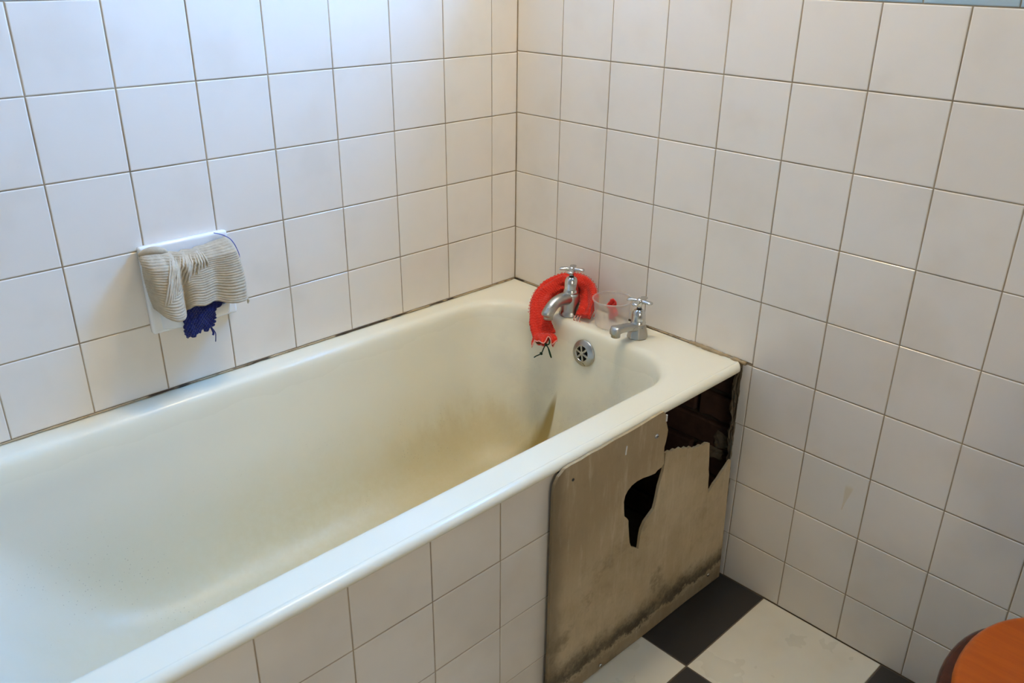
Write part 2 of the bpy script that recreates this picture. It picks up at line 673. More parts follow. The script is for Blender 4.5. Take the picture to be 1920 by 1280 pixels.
for j in range(len(ry)-1):
    y1, y0 = -ry[j], -ry[j+1]
    for k in range(len(rz)-1):
        z1, z0 = rz[k], rz[k+1]
        if k >= 5 and j < 5:
            continue
        mt = 'stained_cream_tile' if (k == 6 and j == 6) else 'cream_tile'
        if k == 4 and j < 5:
            z0 = 0.5905
        place_tile('cream_tile', wall_right, 'x', y0, y1, z0, z1, 0.0, mt)
for i in range(19):
    y1 = -max(0.0, 0.0745+0.1522*(i-1))
    y0 = -min(0.0745+0.1522*i, -RY0)
    if y1-y0 < 0.01:
        continue
    for k in range(2):
        place_tile('blue_tile', wall_right, 'x', y0, y1, 1.3515+0.152*k, 1.3515+0.152*(k+1), 0.0, 'blue_tile')
for (y0, y1, z0, z1) in ((RY0, WY0, 1.657, RZ1), (WY1, 0, 1.657, RZ1), (WY0, WY1, WZ1, RZ1)):
    box('plaster', 0.0, TB, y0, y1, z0, z1, 'paint_blue', wall_right)


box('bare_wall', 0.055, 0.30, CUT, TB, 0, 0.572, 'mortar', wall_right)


# cut tile strips beside the hole, with a chipped edge
def chipped_tile(z0, z1, ycut, rag):
    n = 26
    yr = -0.7669+0.0011
    v, f = [], []
    rng = random.Random(int(z0*1000))
    ed = []
    for i in range(n+1):
        z = z0+0.0011+(z1-z0-0.0022)*i/n
        e = ycut+rag*(noise.noise((z*38, 3.1, 0))+0.5*noise.noise((z*110, 7.7, 0)))+rng.uniform(-1, 1)*rag*0.15
        ed.append((z, e))
    for z, e in ed:
        v += [(0.0, yr+0.0008, z), (0.0, e-0.0006, z), (0.0052, e, z), (0.0052, yr, z), (0.0008, yr, z)]
    for i in range(n):
        b = i*5
        for k in range(4):
            f.append((b+k, b+k+1, b+k+6, b+k+5))
        f.append((b+4, b, b+5, b+9))
    f.append((0, 1, 2, 3, 4)[::-1])
    f.append(tuple(n*5+k for k in range(5)))
    mesh_obj('cut_tile', v, f, 'cream_tile', wall_right)


for k, (yc, rg) in zip(range(5, 9), ((-0.7435, 0.003), (-0.7455, 0.004), (-0.750, 0.002), (-0.753, 0.001))):
    chipped_tile(rz[k+1], rz[k], yc, rg)

# crumbling plaster laid bare between the cut tiles and the hole
n, mth = 90, 12
v, f = [], []
for i in range(n+1):
    z = 0.003+0.566*i/n
    wid = 0.024+0.012*noise.noise((z*11, 0.0, 1.0))+0.008*noise.noise((z*34, 5.0, 1.0))+0.004*noise.noise((z*90, 2.0, 1.0))
    wid *= 0.45+0.55*min(1, max(0, (z-0.20)/0.18))
    for k in range(mth+1):
        s_ = k/mth
        if s_ < 0.8:
            q = s_/0.8
            x = 0.0045+0.010*q**2+0.005*noise.noise((z*48, q*5, 9.0))+0.003*noise.noise((z*130, q*14, 2.0))
            y = -0.7440+wid*q
        else:
            q = (s_-0.8)/0.2
            x = 0.0145+0.046*q
            y = -0.7440+wid*(1+0.1*q)
        v.append((x, y, z))
for i in range(n):
    for k in range(mth):
        a = i*(mth+1)+k
        f.append((a, a+1, a+mth+2, a+mth+1))
mesh_obj('plaster_edge', v, f, 'plaster_rough', wall_right, False)


# bare brickwork seen through the hole
def brick_mesh(wd, ht, seed):
    bm = bmesh.new()
    add_box(bm, -0.014, 0.014, -wd/2, wd/2, -ht/2, ht/2, 0.004, 1)
    bmesh.ops.subdivide_edges(bm, edges=[e for e in bm.edges if e.calc_length() > 0.03], cuts=2)
    for q in bm.verts:
        q.co.x += 0.004*noise.noise((q.co.y*30+seed, q.co.z*30, seed))
        q.co.z += 0.0025*noise.noise((q.co.y*30, q.co.z*30+seed, seed+5))
    me = bpy.data.meshes.new('brick')
    bm.to_mesh(me)
    bm.free()
    me.materials.append(M['brick'])
    return me


bmx = [brick_mesh(0.205, 0.065, s) for s in (1, 2, 3)]
bmh = brick_mesh(0.098, 0.065, 4)
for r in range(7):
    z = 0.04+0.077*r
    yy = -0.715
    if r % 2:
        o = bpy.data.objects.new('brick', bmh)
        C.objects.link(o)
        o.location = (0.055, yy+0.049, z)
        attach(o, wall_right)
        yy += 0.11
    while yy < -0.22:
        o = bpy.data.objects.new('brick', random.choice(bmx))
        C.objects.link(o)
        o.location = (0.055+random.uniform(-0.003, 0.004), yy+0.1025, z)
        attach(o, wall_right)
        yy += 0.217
# lumps of old mortar stuck to the bricks
for (y, z, s) in ((-0.690, 0.340, 0.030), (-0.672, 0.300, 0.026)):
    bm = bmesh.new()
    bmesh.ops.create_icosphere(bm, subdivisions=3, radius=1)
    for q in bm.verts:
        d = 1+0.5*noise.noise(q.co*1.7+Vector((y*90, z*50, 0)))
        q.co = Vector((0.048+q.co.x*d*0.014, y+q.co.y*d*s, z+q.co.z*d*s*0.8))
    bm_obj('mortar_lump', bm, 'plaster_rough', wall_right, False, (0.048, y, z))

# ------------------------------------------------------------------ window in the right wall (above the picture)
yc, zc = (WY0+WY1)/2, (WZ0+WZ1)/2
bm = bmesh.new()
xf0, xf1 = WREC-0.03, WREC+0.02
fwid = 0.045
add_box(bm, xf0, xf1, WY0, WY1, WZ0, WZ0+fwid, 0.004)
add_box(bm, xf0, xf1, WY0, WY1, WZ1-fwid, WZ1, 0.004)
add_box(bm, xf0, xf1, WY0, WY0+fwid, WZ0+fwid, WZ1-fwid, 0.004)
add_box(bm, xf0, xf1, WY1-fwid, WY1, WZ0+fwid, WZ1-fwid, 0.004)
add_box(bm, xf0, xf1, yc-0.02, yc+0.02, WZ0+fwid, WZ1-fwid, 0.004)
win = struct(bm_obj('window_1', bm, 'frame_paint', loc=(WREC, yc, WZ0)), 'white two-pane window high in the tiled wall')
box('pane', WREC-0.007, WREC-0.003, WY0+fwid, yc-0.02, WZ0+fwid, WZ1-fwid, 'frosted_glass', win)
box('pane', WREC-0.007, WREC-0.003, yc+0.02, WY1-fwid, WZ0+fwid, WZ1-fwid, 'frosted_glass', win)
box('window_sill', -0.012, WREC-0.03, WY0, WY1, WZ0, WZ0+0.012, 'frame_paint', win, 0.004)

# ------------------------------------------------------------------ the rest of the room
struct(box('ceiling', RX0-0.15, 0.30, RY0-0.15, 0.15, RZ1, RZ1+0.1, 'ceiling_paint'))
struct(box('wall_front', RX0-0.15, 0.30, RY0-0.15, RY0, 0, RZ1, 'cream_paint'), 'cream painted wall')
struct(box('wall_back', RX0-0.15, RX0, RY0, 0.0, 0, RZ1, 'cream_paint'), 'cream painted wall')

# unseen frosted window added to brighten the room from behind the photographer
t = NT('fill_pane_glass')
t.set(Base_Color=t.mix(t.noise(120, 2), (0.80, 0.76, 0.68), (0.85, 0.80, 0.72)), Roughness=0.5, Emission_Color=FILL_WIN_COL, Emission_Strength=FILL_WIN_STR)
M['fill_pane_glass'] = t.m
bm = bmesh.new()
ax0, ax1, az0, az1 = -2.15, -1.15, 1.0, 2.1
for q in ((ax0, ax1, az0, az0+0.05), (ax0, ax1, az1-0.05, az1), (ax0, ax0+0.05, az0+0.05, az1-0.05), (ax1-0.05, ax1, az0+0.05, az1-0.05)):
    add_box(bm, q[0], q[1], RY0, RY0+0.03, q[2], q[3], 0.004)
fill_win = struct(bm_obj('fill_window', bm, 'frame_paint', loc=(-1.65, RY0, az0)), 'unseen frosted window added as fill light on the far side of the room')
box('pane', ax0+0.05, ax1-0.05, RY0+0.008, RY0+0.014, az0+0.05, az1-0.05, 'fill_pane_glass', fill_win)

# warm ceiling lamp added as an unseen source above the picture
t = NT('fill_globe_glass')
t.set(Base_Color=(0.9, 0.88, 0.84), Emission_Color=FILL_COL, Emission_Strength=FILL_STR)
M['fill_globe_glass'] = t.m
fill = empty('fill_globe', (LX, LY, RZ1), 'unseen globe added as warm lamp on the bathroom ceiling', 'fill')
v, f = lathe_data([(0.075, 0), (0.075, -0.02), (0.06, -0.03)], 32, LX, LY, RZ1)
mesh_obj('fill_base', v, f, 'frame_paint', fill, True, (LX, LY, RZ1))
v, f = lathe_data([(0.0001, -0.235)] + [(0.115*math.sin(PI*k/16), -0.125-0.11*math.cos(PI*k/16)) for k in range(1, 15)], 36, LX, LY, RZ1)
mesh_obj('globe', v, f, 'fill_globe_glass', fill, True, (LX, LY, RZ1))

# ------------------------------------------------------------------ bathtub
BX0, BX1, BY0, BY1 = -1.705, -0.004, -0.750, -0.0015
bath = empty('bathtub', ((BX0+BX1)/2, (BY0+BY1)/2, 0), 'old cream enamelled bathtub with a yellowed stained inside', 'bathtub')
NC, NS = 10, 14


def rrect(x0, x1, y0, y1, r, z):
    """rounded rectangle ring; r = (x1y1, x0y1, x0y0, x1y0) corner radii"""
    pts = []
    cs = [(x1-r[0], y1-r[0], r[0], 0), (x0+r[1], y1-r[1], r[1], PI/2), (x0+r[2], y0+r[2], r[2], PI), (x1-r[3], y0+r[3], r[3], 1.5*PI)]
    for q in range(4):
        cx, cy, rr, a0 = cs[q]
        arc = [(cx+rr*math.cos(a0+PI/2*k/NC), cy+rr*math.sin(a0+PI/2*k/NC)) for k in range(NC+1)]
        pts += arc
        nx, ny, nr, na = cs[(q+1) % 4]
        s = (nx+nr*math.cos(na), ny+nr*math.sin(na))
        e = arc[-1]
        for k in range(1, NS):
            pts.append((e[0]+(s[0]-e[0])*k/NS, e[1]+(s[1]-e[1])*k/NS))
    return [(x, y, z) for x, y in pts]


ZR = 0.5885
rings = []
for (d, z) in ((-0.030, 0.5700), (-0.012, 0.5690), (-0.0045, 0.5690), (-0.0008, 0.5715), (0.0, 0.5755), (-0.0012, 0.5810), (-0.0050, 0.5856),
               (-0.0105, 0.5884), (-0.0150, 0.5888), (-0.0180, 0.5870), (-0.0205, 0.5862), (-0.0240, 0.5876)):
    sc = max(0.004, 0.020+d)
    # the two wall sides stay straight, only the room side and foot end roll over
    rings.append(rrect(BX0-d, BX1+min(0, d)*0.10-0.0, BY0-d, BY1, (0.004, 0.004, sc, sc), z))
IX0, IX1, IY0, IY1 = -1.61, -0.112, -0.678, -0.052
prof = [(-0.012, ZR+0.0002), (-0.004, ZR), (0.002, ZR-0.0012), (0.008, ZR-0.005), (0.0125, ZR-0.012), (0.0155, ZR-0.024), (0.019, ZR-0.05),
        (0.026, 0.47), (0.036, 0.40), (0.048, 0.33), (0.062, 0.275), (0.085, 0.228), (0.115, 0.198), (0.155, 0.182), (0.20, 0.176), (0.26, 0.173)]
inner_rings = []
for (d, z) in prof:
    depth = ZR-z
    ex0 = d+max(0, depth)*0.55
    ex1 = d*0.9
    rc = 0.125+depth*0.12-min(d, 0.2)*0.25
    inner_rings.append((IX0+ex0, IX1-ex1, IY0+d, IY1-d, (rc,)*4, z))
rings += [rrect(*q) for q in inner_rings]


def loft(rings, close_end=True):
    n = len(rings[0])
    v = [p for r in rings for p in r]
    f = []
    for i in range(len(rings)-1):
        for k in range(n):
            a, b = i*n+k, i*n+(k+1) % n
            f.append((a, b, b+n, a+n))
    if close_end:
        last = rings[-1]
        c = tuple(sum(p[i] for p in last)/n for i in range(3))
        v.append(c)
        o = (len(rings)-1)*n
        for k in range(n):
            f.append((o+k, o+(k+1) % n, len(v)-1))
    return v, f


v, f = loft(rings)
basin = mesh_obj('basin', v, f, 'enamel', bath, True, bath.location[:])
ss = basin.modifiers.new('smooth', 'SUBSURF')
ss.levels = ss.render_levels = 1
orings = [rrect(x0-0.012, x1+0.012, y0-0.012, y1+0.012, r, z-0.013) for (x0, x1, y0, y1, r, z) in inner_rings[5:]]
v, f = loft(orings)
mesh_obj('underside', v, f, 'iron', bath, True, bath.location[:])
for fxp in (-1.30, -0.33):
    for fyp in (-0.52, -0.22):
        bm = bmesh.new()
        vv, ff = lathe_data([(0.030, 0), (0.030, 0.012), (0.014, 0.03), (0.012, 0.12), (0.02, 0.165)], 12, fxp, fyp, 0.0)
        mesh_obj('foot', vv, ff, 'iron', bath, True, (fxp, fyp, 0))


# overflow cover on the tap end
def overflow():
    c = Vector((-0.1305, -0.383, 0.528))
    nrm = Vector((-1, 0, 0.13)).normalized()
    t1 = Vector((0, 1, 0))
    t2 = nrm.cross(t1).normalized()
    if t2.z < 0:
        t2 = -t2

    def at(u, w_, h): return tuple(c+t1*u+t2*w_+nrm*h)
    N = 48
    pr = [(0.0335, -0.004), (0.0335, 0.003), (0.0325, 0.0048), (0.030, 0.0055), (0.0205, 0.0105), (0.0195, 0.0105), (0.0185, 0.0085)]
    v, f = [], []
    for r, h in pr:
        for k in range(N):
            a = 2*PI*k/N
            v.append(at(r*math.cos(a), r*math.sin(a), h))
    for i in range(len(pr)-1):
        for k in range(N):
            a, b = i*N+k, i*N+(k+1) % N
            f.append((a, b, b+N, a+N))
    o = mesh_obj('overflow_cover', v, f, 'chrome', bath, True, tuple(c))
    o['label'] = 'round chrome overflow cover with six slots'
    # dark throat behind
    v = [at(0.0187*math.cos(2*PI*k/N), 0.0187*math.sin(2*PI*k/N), 0.002) for k in range(N)]
    mesh_obj('throat', v, [tuple(range(N))], 'hole_black', o, False, tuple(c))
    # hub and six spokes
    v, f = [], []
    M_ = 72
    rows = []
    v.append(at(0, 0, 0.0105))
    for k in range(M_):
        a = 2*PI*k/M_
        v.append(at(0.0058*math.cos(a), 0.0058*math.sin(a), 0.0098))
    for k in range(M_):
        f.append((0, 1+k, 1+(k+1) % M_))
    hub = mesh_obj('hub', v, f, 'chrome', o, True, tuple(c))
    for q in range(6):
        a = 2*PI*q/6+0.25
        d = Vector((math.cos(a), math.sin(a)))
        p = Vector((-d.y, d.x))
        v = []
        for (r, wd) in ((0.004, 0.0022), (0.0192, 0.0028)):
            for s_, h in ((-1, 0.0095), (1, 0.0095), (1, 0.005), (-1, 0.005)):
                q_ = d*r+p*(wd*s_)
                v.append(at(q_.x, q_.y, h))
        mesh_obj('spoke', v, [(0, 1, 5, 4), (1, 2, 6, 5), (2, 3, 7, 6), (3, 0, 4, 7), (0, 1, 2, 3), (4, 5, 6, 7)], 'chrome', o, False, tuple(c))


overflow()


# sealant between bath and walls
def bead(name, p0, p1, rad, mat, seed, wob):
    pts, rr = [], []
    p0, p1 = Vector(p0), Vector(p1)
    n = int((p1-p0).length/0.008)
    for i in range(n+1):
        s = i/n
        p = p0.lerp(p1, s)
        p.z += wob*noise.noise((s*40, seed, 0))
        pts.append(tuple(p))
        rr.append(max(0.0006, rad*(1+0.7*noise.noise((s*55, seed, 3)))))
    vv, ff = tube_data(pts, rr, 6)
    return mesh_obj(name, vv, ff, mat, None, True, tuple(p0))


struct(bead('trim_1', (-1.70, -0.001, 0.5895), (-0.002, -0.001, 0.5895), 0.0019, 'sealant', 2, 0.0006), 'dirty brown sealant between bath and tiles')
struct(bead('trim_2', (-0.001, -0.002, 0.5895), (-0.001, -0.744, 0.5895), 0.0021, 'sealant', 5, 0.0006), 'dirty sealant joint behind the taps')
struct(bead('trim_3', (-0.002, -0.60, 0.5905), (-0.002, -0.752, 0.588), 0.0048, 'putty', 8, 0.002), 'tan crumbling putty at the end of the bath rim')

# ------------------------------------------------------------------ tiled bath panel
panel = empty('tiled_bath_surround', (-1.15, -0.735, 0), 'cream tiled bath side below the front rim', 'bath surround')
box('backing', -1.70, -0.605, -0.742+TB, -0.715, 0.0, 0.566, 'grout', panel)
pxs = [-0.605, -0.748, -0.902, -1.059, -1.212, -1.365, -1.518, -1.672, -1.70]
pzs = [0.5665, 0.441, 0.287, 0.138, 0.0]
for i in range(len(pxs)-1):
    for k in range(4):
        place_tile('panel_tile', panel, 'y', pxs[i+1], pxs[i], pzs[k+1], pzs[k], -0.742, 'cream_tile', 0.0022, 0.0022)

# ------------------------------------------------------------------ broken hardboard sheet
BPX = [(-0.634, 0.008), (-0.6335, 0.20), (-0.634, 0.40), (-0.634, 0.540), (-0.631, 0.556), (-0.622, 0.569), (-0.606, 0.5785), (-0.590, 0.5800), (-0.564, 0.5792), (-0.535, 0.5812),
       (-0.504, 0.5800), (-0.470, 0.5818), (-0.430, 0.5815), (-0.393, 0.5830), (-0.351, 0.5850), (-0.330, 0.5860), (-0.313, 0.5855),
       (-0.306, 0.578), (-0.303, 0.562), (-0.298, 0.549), (-0.293, 0.535), (-0.2945, 0.522), (-0.297, 0.508), (-0.301, 0.498), (-0.3005, 0.485), (-0.2985, 0.470),
       (-0.2965, 0.456), (-0.304, 0.450), (-0.318, 0.449), (-0.326, 0.445), (-0.345, 0.4475), (-0.366, 0.452), (-0.386, 0.453), (-0.402, 0.450), (-0.414, 0.443), (-0.4215, 0.434),
       (-0.4245, 0.421), (-0.4225, 0.400), (-0.420, 0.384), (-0.4105, 0.374), (-0.405, 0.366), (-0.4035, 0.352), (-0.3985, 0.325), (-0.394, 0.304), (-0.387, 0.289),
       (-0.372, 0.279), (-0.3605, 0.269), (-0.3585, 0.283), (-0.3575, 0.300), (-0.3545, 0.318), (-0.346, 0.332), (-0.333, 0.341), (-0.318, 0.351),
       (-0.3135, 0.369), (-0.311, 0.386), (-0.308, 0.405), (-0.302, 0.420), (-0.296, 0.437), (-0.2935, 0.455), (-0.2935, 0.468), (-0.293, 0.479),
       (-0.281, 0.4795), (-0.272, 0.4745), (-0.262, 0.476), (-0.251, 0.4695), (-0.240, 0.4705), (-0.230, 0.4625), (-0.220, 0.4635), (-0.211, 0.4555), (-0.201, 0.4565),
       (-0.192, 0.4465), (-0.183, 0.4475), (-0.174, 0.4450), (-0.165, 0.4460), (-0.154, 0.4405), (-0.140, 0.4415), (-0.1265, 0.4350),
       (-0.1245, 0.416), (-0.1215, 0.398), (-0.1195, 0.380), (-0.1180, 0.363), (-0.1135, 0.345), (-0.1125, 0.325), (-0.108, 0.292),
       (-0.096, 0.299), (-0.086, 0.309), (-0.072, 0.316), (-0.060, 0.326), (-0.046, 0.334), (-0.030, 0.345), (-0.0225, 0.346),
       (-0.0205, 0.26), (-0.0185, 0.16), (-0.0165, 0.06), (-0.0150, 0.002), (-0.15, 0.003), (-0.30, 0.002), (-0.45, 0.003), (-0.60, 0.002)]


def sheet(poly, yf, th):
    """upright torn sheet: outline in x,z, front face at y=yf"""
    from mathutils.geometry import delaunay_2d_cdt
    pts = [Vector(p) for p in poly]
    ed = [(i, (i+1) % len(pts)) for i in range(len(pts))]
    xs = [-0.62+0.045*i for i in range(14)]
    zs = [0.03+0.045*i for i in range(12)]

    def inside(x, z):
        c = False
        for i in range(len(poly)):
            (x1, z1), (x2, z2) = poly[i], poly[(i+1) % len(poly)]
            if (z1 > z) != (z2 > z) and x < (x2-x1)*(z-z1)/(z2-z1)+x1:
                c = not c
        return c

    pts += [Vector((x, z)) for x in xs for z in zs if inside(x, z)]
    vo, eo, fo = delaunay_2d_cdt(pts, ed, [], 0, 1e-6)[:3]
    bm = bmesh.new()
    vf = [bm.verts.new((p.x, yf, p.y)) for p in vo]
    for t_ in fo:
        cx = sum(vo[i].x for i in t_)/3
        cz = sum(vo[i].y for i in t_)/3
        if inside(cx, cz):
            bm.faces.new([vf[i] for i in t_])
    for q in [q for q in bm.verts if not q.link_faces]:
        bm.verts.remove(q)
    ext = bmesh.ops.extrude_face_region(bm, geom=bm.faces[:])
    bmesh.ops.translate(bm, verts=[q for q in ext['geom'] if isinstance(q, bmesh.types.BMVert)], vec=(0, th, 0))
    return bm


bm = sheet(BPX, -0.7590, 0.0062)
for q in bm.verts:     # slight warp of the torn sheet
    q.co.y += 0.0022*noise.noise((q.co.x*9, 0.3, q.co.z*9)) - 0.010*max(0, (q.co.x+0.45)/0.45)*max(0, 1-q.co.z/0.35)*0.6
board = empty('hardboard_sheet', (-0.32, -0.756, 0), 'broken brown hardboard sheet with a torn hole at the tap end of the bath', 'board')
bm_obj('sheet', bm, 'hardboard', board, False, board.location[:])


def screw(x, z, yy, r=0.005):
    v, f = lathe_data([(r, 0), (r, 0.0008), (r*0.75, 0.0022), (0.0, 0.0028)], 14)
    v = [(x+a, yy-c, z+b) for a, b, c in v]
    o = mesh_obj('screw', v, f, 'chrome_bright', board, True, (x, yy, z))
    box('slot', x-r*0.6, x+r*0.6, yy-0.0033, yy-0.0026, z-0.0005, z+0.0005, 'hole_black', o)


screw(-0.332, 0.5365, -0.7590, 0.0058)
screw(-0.469, 0.018, -0.7625, 0.0045)
screw(-0.072, 0.040, -0.7655, 0.0045)
v, f = lathe_data([(0.0032, 0), (0.0032, 0.0006), (0, 0.0008)], 10)
mesh_obj('nail_hole', [(-0.583+a, -0.7592-c, 0.546+b) for a, b, c in v], f, 'hole_black', board, False, (-0.583, -0.759, 0.546))
o = box('paint_fleck', -0.4318, -0.4288, -0.7606, -0.7592, 0.535, 0.554, 'frame_paint', board)
o.rotation_euler = (0, 0.10, 0)
box('white_chip', -0.3045, -0.3020, -0.7606, -0.7575, 0.560, 0.575, 'frame_paint', board)


# ------------------------------------------------------------------ taps
def pillar_tap(name, base, label, dims, handle_rot, flat, rz):
    """dims: body height, bell bottom z, bell top z, handle z, spout reach, spout start z, tip z, radii scale"""
    hb, b0, b1, hz, reach, s0, s1, rs = dims
    bx, by, bz_ = base
    root = empty(name, base, label, 'tap', 'pair of chrome pillar taps')
    seg = 8 if flat else 40
    if flat:
        prof = [(0.0270*rs, 0), (0.0275*rs, 0.002), (0.0268*rs, 0.006), (0.0235*rs, hb*0.55), (0.0205*rs, hb*0.9), (0.019*rs, hb)]
    else:
        prof = [(0.0285*rs, 0), (0.0290*rs, 0.002), (0.0285*rs, 0.005), (0.0262*rs, 0.008), (0.0248*rs, 0.014), (0.0236*rs, hb*0.5), (0.0222*rs, hb*0.85), (0.0205*rs, hb)]
    v, f = lathe_data(prof, seg)
    v = [(bx+a, by+b, bz_+c) for a, b, c in v]
    body = mesh_obj('body', v, f, 'chrome', root, not flat, base)
    if flat:
        md = body.modifiers.new('bevel', 'BEVEL')
        md.width, md.segments = 0.003, 3
    # spout
    path, rad, asp = [], [], []
    n = 18
    for i in range(n+1):
        s = i/n
        x = -reach*s*0.985
        if flat:
            z = s0+(s1-s0)*(s**1.2)+0.004*math.sin(s*PI)
            r = 0.0135-0.003*s+0.0035*max(0, (s-0.72)/0.28)
        else:
            z = s0+(s1-s0)*s+0.007*math.sin(s*PI)-0.016*max(0, (s-0.60)/0.40)**2
            r = 0.0185-0.0058*s+0.0022*max(0, (s-0.65)/0.35)
        path.append((x, 0, z))
        rad.append(r*rs)
    vv, ff = [], []
    N = 20
    for i, ((x, y, z), r) in enumerate(zip(path, rad)):
        x2, _, z2 = path[min(i+1, n)]
        x1, _, z1 = path[max(i-1, 0)]
        tg = Vector((x2-x1, 0, z2-z1)).normalized()
        nr = Vector((-tg.z, 0, tg.x))
        if nr.z < 0:
            nr = -nr
        for k in range(N):
            a = 2*PI*k/N
            ca, sa = math.cos(a), math.sin(a)
            if flat:   # boxier section
                ca = math.copysign(abs(ca)**0.6, ca)
                sa = math.copysign(abs(sa)**0.6, sa)
            ky = 1.0 if not flat else 1.05
            kz = 1.0 if not flat else 0.80
            p = Vector((x, 0, z))+Vector((0, 1, 0))*(ca*r*ky)+nr*(sa*r*kz)
            vv.append(p)
    for i in range(n):
        for k in range(N):
            a, b = i*N+k, i*N+(k+1) % N
            ff.append((a, b, b+N, a+N))
    # rounded end
    tip = Vector(path[-1])
    last = [vv[n*N+k].copy() for k in range(N)]
    prevb = n*N
    for (sc, adv) in ((0.88, 0.0045), (0.62, 0.0080), (0.30, 0.0095)):
        b0_ = len(vv)
        for p in last:
            q = tip+(p-tip)*sc+Vector((-adv, 0, -adv*0.35))
            vv.append(q)
        for k in range(N):
            ff.append((prevb+k, prevb+(k+1) % N, b0_+(k+1) % N, b0_+k))
        prevb = b0_
    ff.append(tuple(prevb+k for k in range(N)))
    vv = [Matrix.Rotation(rz, 3, 'Z') @ p for p in vv]
    mesh_obj('spout', [tuple(p+Vector(base)) for p in vv], ff, 'chrome', root, True, base)
    # outlet nozzle under the tip
    v, f = lathe_data([(0.0105*rs, -0.020), (0.0118*rs, -0.0195), (0.0122*rs, -0.008), (0.0118*rs, 0.0)] if flat else [(0.0115*rs, -0.0150), (0.0125*rs, -0.0145), (0.0128*rs, -0.006), (0.0120*rs, 0.0)], 20)
    tz = Matrix.Rotation(rz, 3, 'Z') @ (tip+Vector((0.004, 0, 0.003 if flat else 0.002)))
    v = [tuple(Vector(q)+tz+Vector(base)) for q in v]
    noz = mesh_obj('nozzle', v, f, 'chrome', root, True, base)
    # bell-shaped headgear
    r0 = 0.0185*rs
    H = b1-b0
    prof = [(r0*0.95, b0-0.004), (r0*1.06, b0-0.0015), (r0*1.07, b0+0.001), (r0, b0+0.002), (r0*0.985, b0+H*0.25), (r0*0.93, b0+H*0.55), (r0*0.85, b0+H*0.78), (r0*0.70, b0+H*0.91),
            (r0*0.50, b0+H*0.975), (r0*0.42, b1), (r0*0.40, b1-0.002)]
    v, f = lathe_data(prof, 36)
    mesh_obj('headgear', [(bx+a, by+b, bz_+c) for a, b, c in v], f, 'chrome_bright', root, True, base)
    v, f = lathe_data([(0.0062, b1-0.006), (0.0062, hz-0.010), (0.0075, hz-0.008), (0.0085, hz-0.002), (0.0080, hz+0.003), (0.0055, hz+0.0062), (0.0, hz+0.0070)], 20)
    mesh_obj('spindle', [(bx+a, by+b, bz_+c) for a, b, c in v], f, 'chrome_bright', root, True, base)
    # cross handle: four flaring arms
    for q in range(4):
        A = handle_rot+q*PI/2
        d = Vector((math.cos(A), math.sin(A), 0))
        p = Vector((-d.y, d.x, 0))
        vv, ff = [], []
        st = [(0.004, 0.0045, 0.0056, 0.0), (0.010, 0.0046, 0.0046, 0.0006), (0.018, 0.0062, 0.0042, 0.0010), (0.025, 0.0084, 0.0040, 0.0008), (0.0295, 0.0080, 0.0034, 0.0002), (0.0315, 0.0052, 0.0020, 0.0)]
        K = 12
        for (r, wd, th, dz) in st:
            for k in range(K):
                a = 2*PI*k/K
                pt = d*r + p*(wd*math.cos(a)) + Vector((0, 0, hz+dz-0.001+th*math.sin(a)))
                vv.append(tuple(Vector(base)+pt))
        for i in range(len(st)-1):
            for k in range(K):
                a, b = i*K+k, i*K+(k+1) % K
                ff.append((a, b, b+K, a+K))
        ff.append(tuple(range(K))[::-1])
        ff.append(tuple((len(st)-1)*K+k for k in range(K)))
        mesh_obj('handle_arm', vv, ff, 'chrome_bright', root, True, base)
    return root


RIM = 0.5886
pillar_tap('bath_tap', (-0.080, -0.286, RIM), 'chrome tap with a cross handle, draped with red net', (0.058, 0.062, 0.101, 0.121, 0.088, 0.044, 0.039, 1.0), 0.60, False, 0.02)
pillar_tap('bath_tap', (-0.066, -0.492, RIM), 'chrome tap with a cross handle beside the clear plastic tub', (0.036, 0.0375, 0.072, 0.092, 0.086, 0.025, 0.040, 0.93), 0.25, True, -0.02)

# ------------------------------------------------------------------ clear plastic tub
cup = empty('plastic_tub', (-0.058, -0.404, RIM), 'small round clear plastic tub between the two taps', 'tub')
pr = [(0.0, 0.0), (0.036, 0.0), (0.0395, 0.002), (0.0405, 0.006), (0.0455, 0.060), (0.0462, 0.0605), (0.0466, 0.068)]
v, f = lathe_data(pr[1:], 56, -0.058, -0.404, RIM+0.0008)
mesh_obj('wall', v, f[:-1], 'clear_plastic', cup, True, cup.location[:])
N = 56
rimv, rimf = [], []
for k in range(N):
    a = 2*PI*k/N
    for q in range(10):
        b = 2*PI*q/10
        r = 0.0484+0.0022*math.cos(b)
        rimv.append((-0.058+r*math.cos(a), -0.404+r*math.sin(a), RIM+0.0700+0.0017*math.sin(b)))
for k in range(N):
    for q in range(10):
        rimf.append((k*10+q, ((k+1) % N)*10+q, ((k+1) % N)*10+(q+1) % 10, k*10+(q+1) % 10))
mesh_obj('rim', rimv, rimf, 'clear_plastic', cup, True, cup.location[:])

# crumpled red patch inside the tub
v, f = [], []
n = 14
for i in range(n+1):
    for k in range(n+1):
        a, b = i/n-0.5, k/n-0.5
        x = -0.034+0.010*a+0.008*math.sin(b*9+a*5)*0.5
        y = -0.386+0.022*b+0.012*a+0.005*math.sin(a*11)
        z = RIM+0.030+0.046*a+0.008*noise.noise((a*4, b*4, 2))
        v.append((x, y, max(z, RIM+0.0035)))
for i in range(n):
    for k in range(n):
        a = i*(n+1)+k
        f.append((a, a+1, a+n+2, a+n+1))
sc = mesh_obj('red_patch', v, f, 'patch_red', None, True, (-0.046, -0.398, RIM+0.0025))
md = sc.modifiers.new('thick', 'SOLIDIFY')
md.thickness = 0.0016
tag(sc, 'small crumpled red patch inside the clear plastic tub', 'net scrap')

